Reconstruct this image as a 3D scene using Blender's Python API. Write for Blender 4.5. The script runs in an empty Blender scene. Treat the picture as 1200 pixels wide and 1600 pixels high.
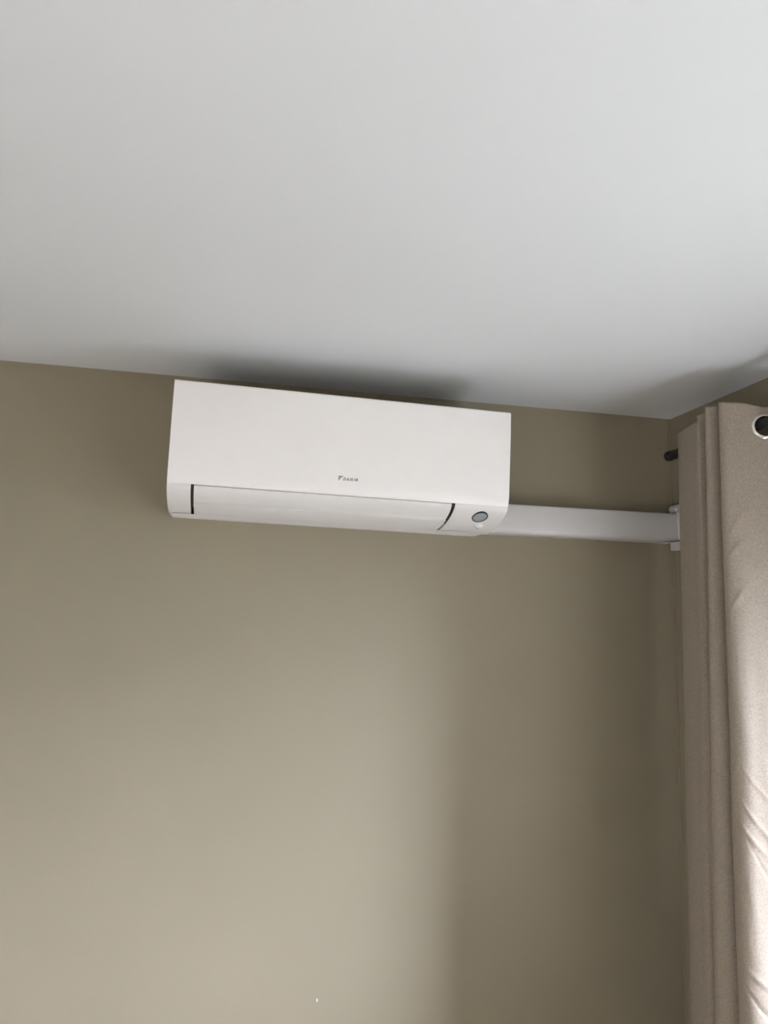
import bpy, bmesh, math, random
from mathutils import Vector, Matrix, noise

random.seed(4)
SC = bpy.context.scene
COL = SC.collection
H = 2.45                      # ceiling height; the corner of ceiling, back wall and right wall is (0, 0, H)

# ------------------------------------------------------------------ camera
cam_d = bpy.data.cameras.new('camera')
cam = bpy.data.objects.new('camera', cam_d)
COL.objects.link(cam)
YAW, PITCH, ROLL = 0.2100, 0.1378, 0.0261
fw = Vector((math.sin(YAW)*math.cos(PITCH), math.cos(YAW)*math.cos(PITCH), math.sin(PITCH)))
r0 = Vector((math.cos(YAW), -math.sin(YAW), 0))
u0 = r0.cross(fw)
rt = r0*math.cos(ROLL) + u0*math.sin(ROLL)
up = -r0*math.sin(ROLL) + u0*math.cos(ROLL)
M = Matrix((rt, up, -fw)).transposed().to_4x4()
M.translation = Vector((-1.2517, -1.9238, H-0.5902))
cam.matrix_world = M
cam_d.sensor_width = 36
cam_d.lens = 1186.15/1600*36
cam_d.clip_start = 0.02
SC.camera = cam

# ------------------------------------------------------------------ sky, sun, exposure
world = bpy.data.worlds.new('sky')
SC.world = world
world.use_nodes = True
bg = world.node_tree.nodes['Background']
bg.inputs['Color'].default_value = (0.88, 0.955, 1.15, 1)
bg.inputs['Strength'].default_value = 40.0

sun_d = bpy.data.lights.new('sun', 'SUN')
sun_d.energy = 30.0
sun_d.angle = 0.01
sun_d.color = (1.0, 0.98, 0.98)
sun = bpy.data.objects.new('sun', sun_d)
COL.objects.link(sun)
sun.rotation_euler = Vector((-1.0, -0.65, -0.46)).to_track_quat('-Z', 'Y').to_euler()

WY0, WY1 = -0.55, -3.00       # window opening along the right wall
WZ0, WZ1 = 0.88, H-0.44
WT = 0.28                     # wall thickness
por_d = bpy.data.lights.new('window_portal', 'AREA')
por_d.shape = 'RECTANGLE'
por_d.size = abs(WZ1-WZ0)
por_d.size_y = abs(WY1-WY0)
por_d.cycles.is_portal = True
por = bpy.data.objects.new('window_portal', por_d)
COL.objects.link(por)
por.location = (WT+0.02, (WY0+WY1)/2, (WZ0+WZ1)/2)
por.rotation_euler = (0, math.radians(90), 0)

SC.view_settings.view_transform = 'Standard'
SC.view_settings.look = 'None'
SC.view_settings.gamma = 1
SC.view_settings.use_curve_mapping = False
SC.view_settings.exposure = 0.24

# ------------------------------------------------------------------ materials
def mat(name, col, rough=0.6, metal=0.0, spec=0.5, bump=None, mottle=None):
    m = bpy.data.materials.new(name)
    m.use_nodes = True
    nt = m.node_tree
    b = nt.nodes['Principled BSDF']
    b.inputs['Base Color'].default_value = (*col, 1)
    b.inputs['Roughness'].default_value = rough
    b.inputs['Metallic'].default_value = metal
    b.inputs['Specular IOR Level'].default_value = spec
    tc = nt.nodes.new('ShaderNodeTexCoord')
    if mottle:
        scale, amount, detail = mottle
        n = nt.nodes.new('ShaderNodeTexNoise')
        n.inputs['Scale'].default_value = scale
        n.inputs['Detail'].default_value = detail
        r = nt.nodes.new('ShaderNodeValToRGB')
        r.color_ramp.elements[0].position = 0.3
        r.color_ramp.elements[1].position = 0.7
        r.color_ramp.elements[0].color = (*[c*(1-amount) for c in col], 1)
        r.color_ramp.elements[1].color = (*[min(1, c*(1+amount)) for c in col], 1)
        nt.links.new(tc.outputs['Object'], n.inputs['Vector'])
        nt.links.new(n.outputs['Fac'], r.inputs['Fac'])
        nt.links.new(r.outputs['Color'], b.inputs['Base Color'])
    if bump:
        scale, strength = bump
        n2 = nt.nodes.new('ShaderNodeTexNoise')
        n2.inputs['Scale'].default_value = scale
        n2.inputs['Detail'].default_value = 3
        bp = nt.nodes.new('ShaderNodeBump')
        bp.inputs['Strength'].default_value = strength
        bp.inputs['Distance'].default_value = 0.002
        nt.links.new(tc.outputs['Object'], n2.inputs['Vector'])
        nt.links.new(n2.outputs['Fac'], bp.inputs['Height'])
        nt.links.new(bp.outputs['Normal'], b.inputs['Normal'])
    return m

m_wall = mat('olive_greige_paint', (0.297, 0.258, 0.183), 0.62, spec=0.35, bump=(260, 0.10), mottle=(3, 0.02, 3))
m_ceil = mat('white_ceiling_paint', (0.715, 0.73, 0.735), 0.6, spec=0.3, bump=(200, 0.06), mottle=(2, 0.01, 2))
m_floor = mat('pale_grey_floor', (0.30, 0.26, 0.215), 0.45, mottle=(6, 0.12, 5))
m_white = mat('white_plastic_shaded', (0.77, 0.755, 0.73), 0.38, spec=0.4, mottle=(30, 0.006, 2))  # unit's white made darker, downward-facing shade put into the colour
m_panel = mat('white_plastic_lit', (0.93, 0.905, 0.88), 0.42, spec=0.35, mottle=(20, 0.005, 2))  # same unit's white made lighter, front light put into the colour
m_duct = mat('white_trunking_plastic', (0.66, 0.65, 0.64), 0.35, spec=0.5, mottle=(14, 0.01, 2))
m_gap = mat('slot_shade_black', (0.010, 0.011, 0.014), 0.5, mottle=(60, 0.1, 2))  # stands in for shade inside the flap slots
m_ring = mat('charcoal_ring_plastic', (0.035, 0.037, 0.042), 0.4, mottle=(60, 0.1, 2))
m_sens = mat('blue_grey_sensor_plastic', (0.31, 0.345, 0.365), 0.35, mottle=(400, 0.08, 2))
m_print = mat('grey_print', (0.28, 0.28, 0.285), 0.5, mottle=(200, 0.05, 2))
m_rod = mat('black_rod_metal', (0.012, 0.014, 0.013), 0.3, metal=0.0, spec=0.6, mottle=(80, 0.2, 2))
m_chrome = mat('brushed_nickel', (0.72, 0.70, 0.67), 0.22, metal=1.0, mottle=(90, 0.05, 2))
m_cloth = mat('beige_heathered_fabric', (0.335, 0.287, 0.234), 0.9, spec=0.15, bump=(900, 0.25), mottle=(300, 0.16, 3))
m_frame = mat('anthracite_window_frame', (0.05, 0.052, 0.055), 0.4, mottle=(10, 0.01, 2))
m_ground = mat('garden_ground', (0.07, 0.07, 0.055), 0.8, mottle=(2, 0.1, 4))
m_wing_blocker = mat('dark_wing_blocker', (0.045, 0.038, 0.034), 0.85, mottle=(5, 0.2, 4))
m_sill = mat('white_sill_board', (0.75, 0.74, 0.72), 0.4, mottle=(10, 0.01, 2))
m_pale = mat('pale_wall_paint', (0.70, 0.655, 0.59), 0.6, spec=0.3, mottle=(3, 0.01, 3))
m_hedge_blocker = mat('dark_hedge_blocker', (0.05, 0.06, 0.03), 0.9, bump=(8, 1.0), mottle=(4, 0.4, 5))
m_lens = mat('grey_lens_plastic', (0.50, 0.48, 0.44), 0.5, mottle=(200, 0.05, 2))
m_fleck = mat('white_fleck_paint', (0.85, 0.85, 0.83), 0.5, mottle=(100, 0.01, 2))

m_glass = bpy.data.materials.new('window_glass')
m_glass.use_nodes = True
nt = m_glass.node_tree
nt.nodes.clear()
out = nt.nodes.new('ShaderNodeOutputMaterial')
mix = nt.nodes.new('ShaderNodeMixShader')
tr = nt.nodes.new('ShaderNodeBsdfTransparent')
gl = nt.nodes.new('ShaderNodeBsdfGlossy')
gl.inputs['Roughness'].default_value = 0.0
mix.inputs[0].default_value = 0.05
nt.links.new(tr.outputs[0], mix.inputs[1])
nt.links.new(gl.outputs[0], mix.inputs[2])
nt.links.new(mix.outputs[0], out.inputs[0])

# ------------------------------------------------------------------ helpers
def link(name, me, m, parent=None, smooth=False):
    o = bpy.data.objects.new(name, me)
    COL.objects.link(o)
    if m: me.materials.append(m)
    if smooth:
        for p in me.polygons: p.use_smooth = True
    if parent: o.parent = parent
    return o

def from_bm(name, bm, m, parent=None, smooth=False):
    me = bpy.data.meshes.new(name)
    bmesh.ops.recalc_face_normals(bm, faces=bm.faces)
    bm.to_mesh(me); bm.free()
    return link(name, me, m, parent, smooth)

def add_box(bm, a, b):
    x0, x1 = sorted((a[0], b[0])); y0, y1 = sorted((a[1], b[1])); z0, z1 = sorted((a[2], b[2]))
    v = [bm.verts.new(p) for p in ((x0,y0,z0),(x1,y0,z0),(x1,y1,z0),(x0,y1,z0),(x0,y0,z1),(x1,y0,z1),(x1,y1,z1),(x0,y1,z1))]
    for f in ((0,3,2,1),(4,5,6,7),(0,1,5,4),(1,2,6,5),(2,3,7,6),(3,0,4,7)):
        bm.faces.new([v[i] for i in f])

def box(name, a, b, m, parent=None, bevel=0.0):
    bm = bmesh.new()
    add_box(bm, a, b)
    if bevel:
        bmesh.ops.bevel(bm, geom=bm.edges[:], offset=bevel, segments=3, affect='EDGES', profile=0.5)
    return from_bm(name, bm, m, parent, smooth=False)

def prism(name, prof, x0, x1, m, parent=None, bevel=0.0, autosmooth=True):
    """closed (y, z) outline extruded along x"""
    bm = bmesh.new()
    a = [bm.verts.new((x0, y, z)) for y, z in prof]
    b = [bm.verts.new((x1, y, z)) for y, z in prof]
    n = len(prof)
    bm.faces.new(a); bm.faces.new(b[::-1])
    for i in range(n):
        bm.faces.new((a[i], a[(i+1) % n], b[(i+1) % n], b[i]))
    if bevel:
        ends = [e for e in bm.edges if abs(e.verts[0].co.x-e.verts[1].co.x) < 1e-6]
        bmesh.ops.bevel(bm, geom=ends, offset=bevel, segments=2, affect='EDGES', profile=0.5)
    o = from_bm(name, bm, m, parent)
    if autosmooth: smooth_by_angle(o, 32)
    return o

def smooth_by_angle(o, deg):
    me = o.data
    for p in me.polygons: p.use_smooth = True
    bm = bmesh.new(); bm.from_mesh(me)
    for e in bm.edges:
        if len(e.link_faces) == 2 and e.calc_face_angle(0) > math.radians(deg): e.smooth = False
    bm.to_mesh(me); bm.free()

def smooth_curve(pts, per=8):
    """Catmull-Rom through points of any dimension"""
    P = [Vector(p) for p in pts]
    P = [P[0]*2-P[1]] + P + [P[-1]*2-P[-2]]
    res = []
    for i in range(1, len(P)-2):
        for k in range(per):
            t = k/per
            res.append(0.5*((2*P[i]) + (P[i+1]-P[i-1])*t + (2*P[i-1]-5*P[i]+4*P[i+1]-P[i+2])*t*t + (3*P[i]-P[i-1]-3*P[i+1]+P[i+2])*t**3))
    res.append(P[-2])
    return res

def cyl(name, a, b, r, m, parent=None, seg=32, bevel=0.0):
    a, b = Vector(a), Vector(b)
    bm = bmesh.new()
    bmesh.ops.create_cone(bm, cap_ends=True, segments=seg, radius1=r, radius2=r, depth=(b-a).length)
    if bevel:
        es = [e for e in bm.edges if abs(e.verts[0].co.z-e.verts[1].co.z) < 1e-6]
        bmesh.ops.bevel(bm, geom=es, offset=bevel, segments=3, affect='EDGES', profile=0.5)
    q = (b-a).to_track_quat('Z', 'Y').to_matrix().to_4x4()
    q.translation = (a+b)/2
    bmesh.ops.transform(bm, matrix=q, verts=bm.verts)
    o = from_bm(name, bm, m, parent)
    smooth_by_angle(o, 40)
    return o

def lathe(name, prof, frame, m, parent=None, seg=48, closed=False):
    """(radius, height) outline turned about the frame's z axis"""
    bm = bmesh.new()
    rings = []
    for r, h in prof:
        if r < 1e-6:
            rings.append([bm.verts.new(frame @ Vector((0, 0, h)))])
        else:
            rings.append([bm.verts.new(frame @ Vector((r*math.cos(2*math.pi*k/seg), r*math.sin(2*math.pi*k/seg), h))) for k in range(seg)])
    pairs = list(zip(rings, rings[1:]))
    if closed: pairs.append((rings[-1], rings[0]))
    for A, B in pairs:
        for k in range(seg):
            l = (k+1) % seg
            if len(A) == 1 and len(B) == 1: continue
            if len(A) == 1: bm.faces.new((A[0], B[k], B[l]))
            elif len(B) == 1: bm.faces.new((A[k], A[l], B[0]))
            else: bm.faces.new((A[k], A[l], B[l], B[k]))
    o = from_bm(name, bm, m, parent)
    smooth_by_angle(o, 40)
    return o

def thing(name, label, cat, loc):
    o = bpy.data.objects.new(name, None)
    COL.objects.link(o)
    o.location = loc
    o.empty_display_size = 0.05
    o['label'] = label; o['category'] = cat
    return o

def structure(o):
    o['kind'] = 'structure'
    return o

def seat(root):
    """keep parts where they were modelled in room coordinates"""
    bpy.context.view_layer.update()
    for ch in root.children:
        ch.matrix_parent_inverse = root.matrix_world.inverted()

# ------------------------------------------------------------------ the room
RX, RY = -3.2, -4.6
T = WT
structure(box('floor', (RX-T, RY-T, -0.2), (T, T, 0), m_floor))
structure(box('ceiling', (RX-T, RY-T, H), (T, T, H+0.2), m_ceil))
wall_back = structure(box('wall_back', (RX-T, 0, 0), (T, T, H), m_wall))
structure(box('wall_left', (RX-T, RY, 0), (RX, 0, H), m_pale))
structure(box('wall_front', (RX-T, RY-T, 0), (T, RY, H), m_pale))
bm = bmesh.new()
add_box(bm, (0, RY, 0), (T, 0, WZ0))
add_box(bm, (0, RY, WZ1), (T, 0, H))
add_box(bm, (0, WY0, WZ0), (T, 0, WZ1))
add_box(bm, (0, RY, WZ0), (T, WY1, WZ1))
structure(from_bm('wall_right', bm, m_wall))
# beads of filler, painted with the wall, in the corner and along the ceiling
def bead(name, prof_axis, m):
    a, b = prof_axis
    return structure(cyl(name, a, b, 0.0022, m, seg=10))
bead('trim_1', ((-0.0012, -0.0012, 0.0), (-0.0012, -0.0012, H)), m_wall)
# small white fleck in the paint
bm = bmesh.new()
bmesh.ops.create_icosphere(bm, subdivisions=1, radius=1)
bmesh.ops.transform(bm, matrix=Matrix.Translation((-0.973, -0.0004, H-1.492)) @ Matrix.Diagonal((0.0016, 0.0007, 0.0045, 1)), verts=bm.verts)
fl = from_bm('paint_fleck', bm, m_fleck, wall_back)
fl['label'] = 'tiny white paint fleck'

# window in the right wall, beyond the frame of the photograph
fx0, fx1 = T-0.085, T-0.02
bm = bmesh.new()
fwid = 0.045
add_box(bm, (fx0, WY0, WZ0), (fx1, WY0-fwid, WZ1))
add_box(bm, (fx0, WY1, WZ0), (fx1, WY1+fwid, WZ1))
add_box(bm, (fx0, WY0-fwid, WZ1-fwid), (fx1, WY1+fwid, WZ1))
add_box(bm, (fx0, WY0-fwid, WZ0), (fx1, WY1+fwid, WZ0+fwid))
ym = (WY0+WY1)/2
add_box(bm, (fx0, ym-0.04, WZ0+fwid), (fx1, ym+0.04, WZ1-fwid))
win = structure(from_bm('window_1', bm, m_frame))
for y0, y1 in ((WY0-fwid, ym+0.04), (ym-0.04, WY1+fwid)):
    bm = bmesh.new()
    add_box(bm, (T-0.066, y0, WZ0+fwid), (T-0.064, y1, WZ1-fwid))
    from_bm('pane', bm, m_glass, win)
box('window_sill', (-0.05, WY0-0.02, WZ0), (fx0, WY1, WZ0+0.025), m_sill, win)
# paved ground outside the window
structure(box('ground', (T, -14, -0.5), (16, 10, -0.25), m_ground))

# unseen dark block, added to keep sky light out of one side of the window
structure(box('wing_blocker', (0.6, -9.0, -0.25), (5.1, -6.0, 9.0), m_wing_blocker))

structure(box('hedge_blocker', (11.0, -8.0, -0.25), (12.2, 9.5, 3.4), m_hedge_blocker))  # unseen block, added to cut low sky light through the window

# ------------------------------------------------------------------ air conditioner
XL, XR = -1.3752, -0.5972
def Z(z): return H+z
ac = thing('air_conditioner', 'white wall-mounted split air conditioner with closed outlet flap, under the ceiling', 'air conditioner', ((XL+XR)/2, 0, Z(-0.376)))

# front panel: nearly flat, its lower edge rolled inwards
front = [(-0.2560, -0.0920), (-0.2600, -0.0930), (-0.2622, -0.0960), (-0.2618, -0.150), (-0.2604, -0.210), (-0.2585, -0.270),
         (-0.2575, -0.299), (-0.2560, -0.3095), (-0.2535, -0.3160), (-0.2505, -0.3198)]
prof = [(y, Z(z)) for y, z in front] + [(-0.226, Z(-0.3198)), (-0.226, Z(-0.0920))]
prism('front_panel', prof, XL, XR, m_panel, ac, bevel=0.0012)

# rear body behind the panel
prism('body', [(-0.0005, Z(-0.098)), (-0.2255, Z(-0.098)), (-0.2255, Z(-0.3198)), (-0.0005, Z(-0.3198))], XL+0.003, XR-0.002, m_white, ac, bevel=0.002)

# lower shell, rolled back under the unit
low = [(-0.2515, -0.3208), (-0.2475, -0.3272), (-0.2400, -0.3342), (-0.2260, -0.3425), (-0.2050, -0.3510), (-0.1800, -0.3585), (-0.1535, -0.3640), (-0.1300, -0.3672), (-0.1100, -0.3688)]
lowc = [(p.x, p.y) for p in smooth_curve(low, 4)]
def shell(yz, thick):
    """closed outline: the curve and the same curve moved inwards"""
    outl = [(y, Z(z)) for y, z in yz]
    inn = []
    for i, (y, z) in enumerate(yz):
        a = Vector(yz[max(0, i-1)]); b = Vector(yz[min(len(yz)-1, i+1)])
        t = (b-a).normalized()
        nrm = Vector((-t.y, t.x))
        if nrm.y < 0: nrm = -nrm
        inn.append((y+nrm.x*thick, Z(z+nrm.y*thick)))
    return outl + inn[::-1]
def solid(yz):
    return [(y, Z(z)) for y, z in yz] + [(-0.001, Z(yz[-1][1]+0.004)), (-0.001, Z(-0.3208)), (yz[0][0]+0.02, Z(-0.3208))]
GL0, GL1 = -1.3250, -1.3182       # dark slot at the left end of the flap
GR0, GR1 = -0.7345, -0.7265       # dark slot at the right end of the flap
coverc = [(lowc[0][0]+0.0006, -0.3200)] + lowc[1:]
prism('side_cover', solid(coverc), XL, GL0, m_white, ac, bevel=0.0008)
prism('side_cover', solid(coverc), GR1, XR, m_white, ac, bevel=0.0008)
cut = next(i for i, (y, z) in enumerate(lowc) if y > -0.2100)
fl_up = [(y+0.0022, z-0.0012) for y, z in lowc[:cut+1]]
nd = len(lowc)-cut
fl_dn = [(y, z-0.0034+0.0026*k/nd) for k, (y, z) in enumerate(lowc[cut:])]
p0, p1 = Vector(fl_dn[0]), Vector(fl_dn[1])
fl_dn[0] = tuple(p0.lerp(p1, 0.28))
prism('flap', shell(fl_up, 0.005), GL1, GR0, m_white, ac, bevel=0.0006)
prism('lower_flap', shell(fl_dn, 0.005), GL1, GR0, m_white, ac, bevel=0.0006)
# near-black strips in the slots stand in for the shade inside them
for a, b in ((GL0, GL1), (GR0, GR1)):
    shade_prof = [(y+0.0022, z+0.0012) for y, z in lowc if y < -0.172]
    o = prism('slot_shade', [(y, Z(z)) for y, z in shade_prof] + [(-0.13, Z(-0.345)), (-0.20, Z(-0.3216)), (shade_prof[0][0], Z(-0.3216))], a+0.0001, b-0.0001, m_gap, ac)
    o['label'] = 'dark strip standing in for shade in the slot beside the flap'
# slightly narrower tray under the unit
prism('bottom_tray', [(-0.1240, Z(-0.3694)), (-0.1150, Z(-0.3714)), (-0.1020, Z(-0.3732)), (-0.088, Z(-0.3742)), (-0.070, Z(-0.3738)), (-0.0008, Z(-0.3652)), (-0.0008, Z(-0.3646)), (-0.1090, Z(-0.3662))],
      XL+0.007, XR-0.052, m_white, ac, bevel=0.002)

# sensor and eye on the right cover
def surface(yt):
    for (y0, z0), (y1, z1) in zip(lowc, lowc[1:]):
        if y0 <= yt <= y1:
            t = (yt-y0)/(y1-y0)
            tg = Vector((0, y1-y0, z1-z0)).normalized()
            return Vector((0, yt, Z(z0+(z1-z0)*t))), tg
def surf_frame(x, yt, off=0.0, tilt=0.0):
    p, tg = surface(yt)
    p.x = x
    ex = Vector((1, 0, 0))
    n = ex.cross(tg).normalized()
    if n.z > 0: n = -n
    ey = n.cross(ex)
    F = Matrix((ex, ey, n)).transposed().to_4x4()
    F.translation = p + n*off
    return F
F = surf_frame(-0.6565, -0.2230, -0.0022) @ Matrix.Diagonal((1.12, 1.28, 1, 1))
disc = lathe('sensor_window', [(0.0, 0.0040), (0.008, 0.0038), (0.0138, 0.0034), (0.0146, 0.0028), (0.0146, -0.002), (0.0, -0.002)], F, m_sens, ac)
disc['label'] = 'round blue-grey sensor window'
ring = lathe('sensor_ring', [(0.0146, -0.002), (0.0146, 0.0034), (0.0158, 0.0040), (0.0170, 0.0034), (0.0172, -0.002)], F, m_ring, disc, closed=True)
F2 = surf_frame(-0.6435, -0.1800, -0.0030) @ Matrix.Diagonal((1.4, 1.15, 1.35, 1))
eye = lathe('motion_eye', [(0.0, 0.0078), (0.003, 0.0074), (0.006, 0.0060), (0.0085, 0.0035), (0.0095, 0.0), (0.0, -0.001)], F2, m_white, ac)
lathe('eye_lens', [(0.0, 0.0014), (0.0030, 0.0010), (0.0042, -0.0006), (0.0, -0.0012)], F2 @ Matrix.Translation((-0.0012, -0.0020, 0.0066)), m_lens, eye)

# maker's mark, printed on the panel
def flat_print(name, polys, m, parent):
    """polys in panel coordinates (x, z); a thin print lying on the front face"""
    bm = bmesh.new()
    for poly in polys:
        vs = [bm.verts.new((x, pan_y(z)-0.00025, Z(z))) for x, z in poly]
        f = bm.faces.new(vs)
        r = bmesh.ops.extrude_face_region(bm, geom=[f])
        for g in r['geom']:
            if isinstance(g, bmesh.types.BMVert): g.co.y += 0.0003
    return from_bm(name, bm, m, parent)
def pan_y(z):
    for (y0, z0), (y1, z1) in zip(front, front[1:]):
        if z1 <= z <= z0: return y0+(y1-y0)*(z-z0)/(z1-z0)
    return -0.2575
LX, LZ, LH = -1.0050, -0.2875, 0.0078
def slant(u, w): return (LX + u + (w-LH)*0.0, LZ + w)
emb = [[(0.0, 0.0098), (0.0120, 0.0098), (0.0068, 0.0060), (0.0018, 0.0066)],
       [(0.0, 0.0092), (0.0012, 0.0060), (0.0060, 0.0054), (0.0006, -0.0012)]]
flat_print('emblem', [[(LX+u, LZ+w) for u, w in p] for p in emb], m_print, ac)
S = 0.0017                         # stroke
def letter(strokes, x):
    res = []
    for (u0, w0, u1, w1) in strokes:
        d = Vector((u1-u0, w1-w0)).normalized()*1
        n = Vector((-d.y, d.x))*S*0.5
        q = [Vector((u0, w0))+n, Vector((u1, w1))+n, Vector((u1, w1))-n, Vector((u0, w0))-n]
        res.append([(LX+0.0112+x+p.x+0.22*p.y, LZ+p.y) for p in q])
    return res
h, w_ = 0.0066, 0.0050
D_ = [(0.0008, 0, 0.0008, h), (0, h-0.0008, 0.0036, h-0.0008), (0, 0.0008, 0.0036, 0.0008), (0.0032, h-0.0006, 0.0046, h*0.5), (0.0046, h*0.5, 0.0032, 0.0006)]
A_ = [(0.0000, 0, 0.0028, h), (0.0024, h, 0.0046, 0), (0.0010, 0.0022, 0.0040, 0.0022)]
I_ = [(0.0008, 0, 0.0008, h)]
K_ = [(0.0008, 0, 0.0008, h), (0.0010, h*0.45, 0.0042, h-0.0004), (0.0016, h*0.55, 0.0044, 0.0004)]
N_ = [(0.0008, 0, 0.0008, h), (0.0008, h-0.0004, 0.0040, 0.0004), (0.0040, 0, 0.0040, h)]
polys, x = [], 0
for st, adv in ((D_, 0.0072), (A_, 0.0068), (I_, 0.0034), (K_, 0.0068), (I_, 0.0036), (N_, 0.006)):
    polys += letter(st, x); x += adv
flat_print('brand_lettering', polys, m_print, ac)
seat(ac)
ac.rotation_euler = (0, math.radians(0.78), 0)     # hung slightly out of level, as in the photograph

# ------------------------------------------------------------------ trunking and its wall fitting
zb, zt = Z(-0.3640), Z(-0.2845)
D = 0.058
prof = [(-0.0006, zb), (-0.044, zb), (-0.051, zb+0.002), (-0.056, zb+0.007), (-D, zb+0.014), (-D-0.0012, (zb+zt)/2), (-D, zt-0.008), (-0.0555, zt-0.0025), (-0.050, zt), (-0.0006, zt)]
td = thing('pipe_trunking', 'white plastic pipe trunking running from the air conditioner to the room corner', 'trunking', ((XR-0.03)/2, 0, zb))
tb = [(-0.0006, zb), (-0.016, zb), (-0.016, zt), (-0.0006, zt)]
prism('cover', [(y if y < -0.001 else -0.0165, z) for y, z in prof], -0.5935, -0.0255, m_duct, td, bevel=0.0006)
prism('base_channel', tb, -0.5935, -0.0255, m_duct, td)
# central channel that the trunking runs into
wf = box('end_flange', (-0.0245, -0.068, Z(-0.3600)), (-0.0006, -0.0008, Z(-0.2790)), m_duct, td, bevel=0.003)
for z0, z1 in ((-0.2785, -0.2580), (-0.3840, -0.3605)):
    box('wing', (-0.0190, -0.085, Z(z0)), (-0.0006, -0.013, Z(z1)), m_duct, wf, bevel=0.0025)
# clip roll at the top and lip at the bottom
cyl('clip_roll', (-0.0260, -0.030, Z(-0.2705)), (-0.0260, -0.058, Z(-0.2735)), 0.0060, m_duct, wf, bevel=0.001)
bm = bmesh.new()
pts = [(-0.058, -0.0668), (-0.045, -0.0664), (-0.030, -0.0662), (-0.0195, -0.066)]
lip = smooth_curve([(x, y, z) for (x, y), z in zip(pts, (-0.3688, -0.3672, -0.3656, -0.3640))], 4)
rows = []
for p in lip:
    rows.append([bm.verts.new((p.x, p.y+dy, Z(p.z+dz))) for dy, dz in ((0, 0), (0.022, 0), (0.022, 0.0016), (0, 0.0016))])
for a, b in zip(rows, rows[1:]):
    for k in range(4): bm.faces.new((a[k], a[(k+1) % 4], b[(k+1) % 4], b[k]))
bm.faces.new(rows[0]); bm.faces.new(rows[-1][::-1])
from_bm('lip', bm, m_duct, wf)
seat(td)

# ------------------------------------------------------------------ curtain rod
RODX, RODZ, RR = -0.089, Z(-0.1412), 0.0122
rod = thing('curtain_rod', 'black metal curtain rod with a stepped end cap', 'curtain rod', (RODX, -1.3, RODZ))
cyl('pole', (RODX, -0.140, RODZ), (RODX, -2.30, RODZ), RR, m_rod, rod)
cyl('end_cap', (RODX, -0.1215, RODZ), (RODX, -0.1395, RODZ), RR+0.0011, m_rod, rod, bevel=0.0022)
cyl('end_ring', (RODX, -0.1775, RODZ), (RODX, -0.1815, RODZ), RR+0.0008, m_rod, rod, bevel=0.0006)
for y in (-0.66, -2.22):
    b = cyl('bracket', (0.0, y, RODZ-0.016), (RODX, y, RODZ-0.016), 0.006, m_rod, rod)
    cyl('wall_plate', (-0.0005, y, RODZ-0.016), (-0.006, y, RODZ-0.016), 0.024, m_rod, b)
seat(rod)

# ------------------------------------------------------------------ curtain
# plan of the folds at the heading and far down: (x, y) for each fold corner
top = [(-0.106, -0.196), (-0.112, -0.225), (-0.117, -0.270), (-0.117, -0.305), (-0.088, -0.322), (-0.040, -0.331),
       (-0.040, -0.341), (-0.090, -0.342), (-0.142, -0.345), (-0.157, -0.353), (-0.142, -0.361), (-0.090, -0.371), (-0.042, -0.382), (-0.040, -0.396),
       (-0.092, -0.402), (-0.160, -0.403), (-0.177, -0.412), (-0.172, -0.423), (-0.150, -0.428), (-0.092, -0.430), (-0.045, -0.434), (-0.043, -0.443),
       (-0.092, -0.441), (-0.150, -0.441), (-0.170, -0.450), (-0.168, -0.466), (-0.150, -0.478), (-0.120, -0.486), (-0.090, -0.4955), (-0.060, -0.508), (-0.036, -0.526), (-0.022, -0.548)]
bot = [(-0.132, -0.222), (-0.138, -0.245), (-0.142, -0.280), (-0.140, -0.315), (-0.095, -0.322), (-0.040, -0.331),
       (-0.040, -0.341), (-0.090, -0.338), (-0.136, -0.337), (-0.152, -0.344), (-0.138, -0.352), (-0.090, -0.357), (-0.042, -0.370), (-0.040, -0.384),
       (-0.092, -0.380), (-0.158, -0.364), (-0.176, -0.376), (-0.176, -0.402), (-0.155, -0.421), (-0.092, -0.426), (-0.045, -0.432), (-0.043, -0.443),
       (-0.092, -0.441), (-0.150, -0.435), (-0.170, -0.447), (-0.171, -0.472), (-0.156, -0.486), (-0.127, -0.491), (-0.095, -0.4945), (-0.065, -0.501), (-0.041, -0.514), (-0.025, -0.533)]
PER = 12
Ct = smooth_curve(top, PER); Cb = smooth_curve(bot, PER)
NS = len(Ct)
ZT, ZB = Z(-0.0905), 0.02
NZ = 420
def heading(s_i):
    """sag of the top edge along the fabric"""
    t = s_i/PER
    sag = 0.0
    if t < 3: sag = 0.0045*(1-t/3)**1.3
    if t > 25: sag = 0.013*min(1, (t-25)/3.0)
    sag += 0.0016*math.sin(t*2.3)
    return sag
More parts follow.
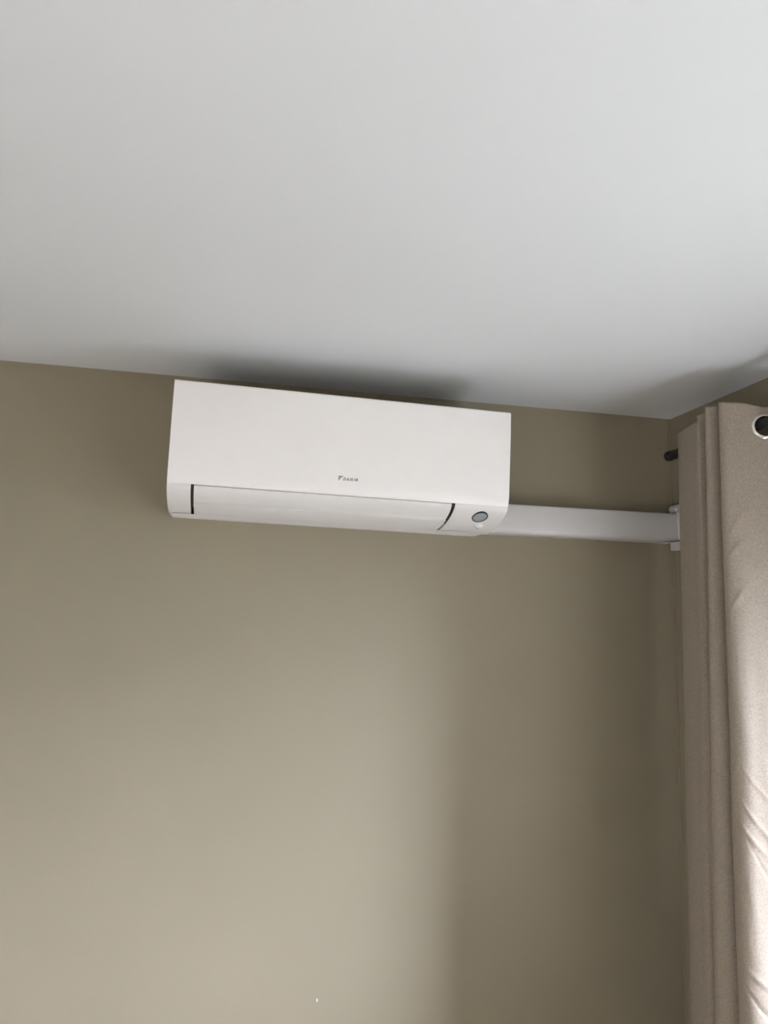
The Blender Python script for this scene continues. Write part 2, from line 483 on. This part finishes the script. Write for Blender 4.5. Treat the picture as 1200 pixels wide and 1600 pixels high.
# creases on the big outer fold: (t0, z0, t1, z1, width, height) along fabric index / height below ceiling
CREASE = [(25.0, -0.40, 26.6, -0.33, 0.26, 0.0030), (25.0, -0.44, 26.4, -0.40, 0.20, 0.0034), (24.8, -0.56, 26.5, -0.50, 0.20, 0.0028),
          (25.4, -0.88, 29.5, -1.02, 0.13, 0.0022), (25.3, -0.95, 30.0, -1.12, 0.15, 0.0028), (25.0, -0.99, 27.5, -1.07, 0.13, 0.0028), (25.6, -1.02, 29.0, -1.20, 0.10, -0.0016),
          (25.0, -1.27, 29.5, -1.36, 0.15, 0.0032), (24.9, -1.305, 29.0, -1.43, 0.13, -0.0032), (25.5, -1.55, 28.0, -1.39, 0.16, 0.0036), (27.5, -1.40, 30.5, -1.60, 0.20, -0.0030)]
def crease(t, z):
    d = 0.0
    for t0, z0, t1, z1, w, hgt in CREASE:
        # distance in a metric where one fabric step is about 3 cm
        ax, ay = t0*0.030, z0; bx, by = t1*0.030, z1
        px, py = t*0.030, z
        L2 = (bx-ax)**2+(by-ay)**2
        k = max(0, min(1, ((px-ax)*(bx-ax)+(py-ay)*(by-ay))/L2))
        dist = math.hypot(px-ax-k*(bx-ax), py-ay-k*(by-ay))
        ww = w*0.026*(0.6+0.8*k)
        d += hgt*math.exp(-(dist/ww)**2)*math.sin(math.pi*min(1, 0.12+0.85*k))**0.7
    return d
bm = bmesh.new()
grid = []
for j in range(NZ+1):
    f = (j/NZ)**1.05
    row = []
    zc = ZT+(ZB-ZT)*f
    zr = zc-H
    k = min(1.25, max(0, -zr-0.09)/1.36)
    ks = k*k*(3-2*k) if k < 1 else 1
    kk = 0.35*ks+0.65*k
    for i in range(NS):
        p = Ct[i].lerp(Cb[i], kk)
        q0 = Ct[max(0, i-1)].lerp(Cb[max(0, i-1)], kk); q1 = Ct[min(NS-1, i+1)].lerp(Cb[min(NS-1, i+1)], kk)
        tg = (q1-q0).normalized()
        nrm = Vector((-tg.y, tg.x))
        t = i/PER
        amp = 0.0016*min(1, max(0.0, -zr-0.13)*2)
        nz = noise.noise(Vector((t*0.55, zr*2.2, 3.1)))*amp*1.2 + noise.noise(Vector((t*1.3+zr*1.5, zr*7, 9.4)))*amp*0.35
        big = 0.0
        if t > 24:
            big = -crease(t, zr)
            nz += noise.noise(Vector((t*0.9, zr*11+t*0.8, 5.5)))*amp*0.5
        p = p + nrm*(nz+big)
        z = zc - heading(i)*max(0, 1-(ZT-zc)/0.35)
        row.append(bm.verts.new((p.x, p.y, z)))
    grid.append(row)
# rings: where the fabric crosses the rod; holes are cut there
GZ = RODZ-0.0080
cross = []
for i in range(NS-1):
    if (Ct[i].x-RODX)*(Ct[i+1].x-RODX) < 0 and i/PER > 3.2:
        a, b = grid[0][i].co, grid[0][i+1].co
        cross.append((i, Vector((RODX, Ct[i].lerp(Ct[i+1], (RODX-Ct[i].x)/(Ct[i+1].x-Ct[i].x)).y, GZ))))
def near_hole(c, i):
    for ci, g in cross:
        if abs(i-ci) <= PER*1.6 and (c-g).length < 0.0235: return True
    return False
for j in range(NZ):
    for i in range(NS-1):
        q = (grid[j][i], grid[j][i+1], grid[j+1][i+1], grid[j+1][i])
        if j < 60:
            c = (q[0].co+q[2].co)/2
            if near_hole(c, i): continue
        bm.faces.new(q)
cu = thing('curtain', 'beige heathered eyelet curtain gathered in folds at the room corner', 'curtain', (-0.1, -0.37, 0.02))
fab = from_bm('fabric', bm, m_cloth, cu, smooth=True)
sol = fab.modifiers.new('thickness', 'SOLIDIFY')
sol.thickness = 0.0011
sol.offset = 0
# eyelet on the last crossing, the one the photograph shows
ci, g = cross[-1]
tg = (Ct[ci+2]-Ct[ci-2]).normalized()
ex = Vector((tg.x, tg.y, 0)); n = Vector((0, 0, 1)).cross(ex)
n = n if n.y < 0 else -n
F = Matrix((ex, Vector((0, 0, 1)), n)).transposed().to_4x4()
F.translation = g
ey = lathe('eyelet', [(0.0205, -0.0042), (0.0212, 0.0028), (0.0228, 0.0044), (0.0248, 0.0040), (0.0268, 0.0030), (0.0282, 0.0014), (0.0282, -0.0014), (0.0268, -0.0030), (0.0240, -0.0044)],
           F, m_chrome, cu, closed=True)
ey['label'] = 'silver metal eyelet ring'
seat(cu)
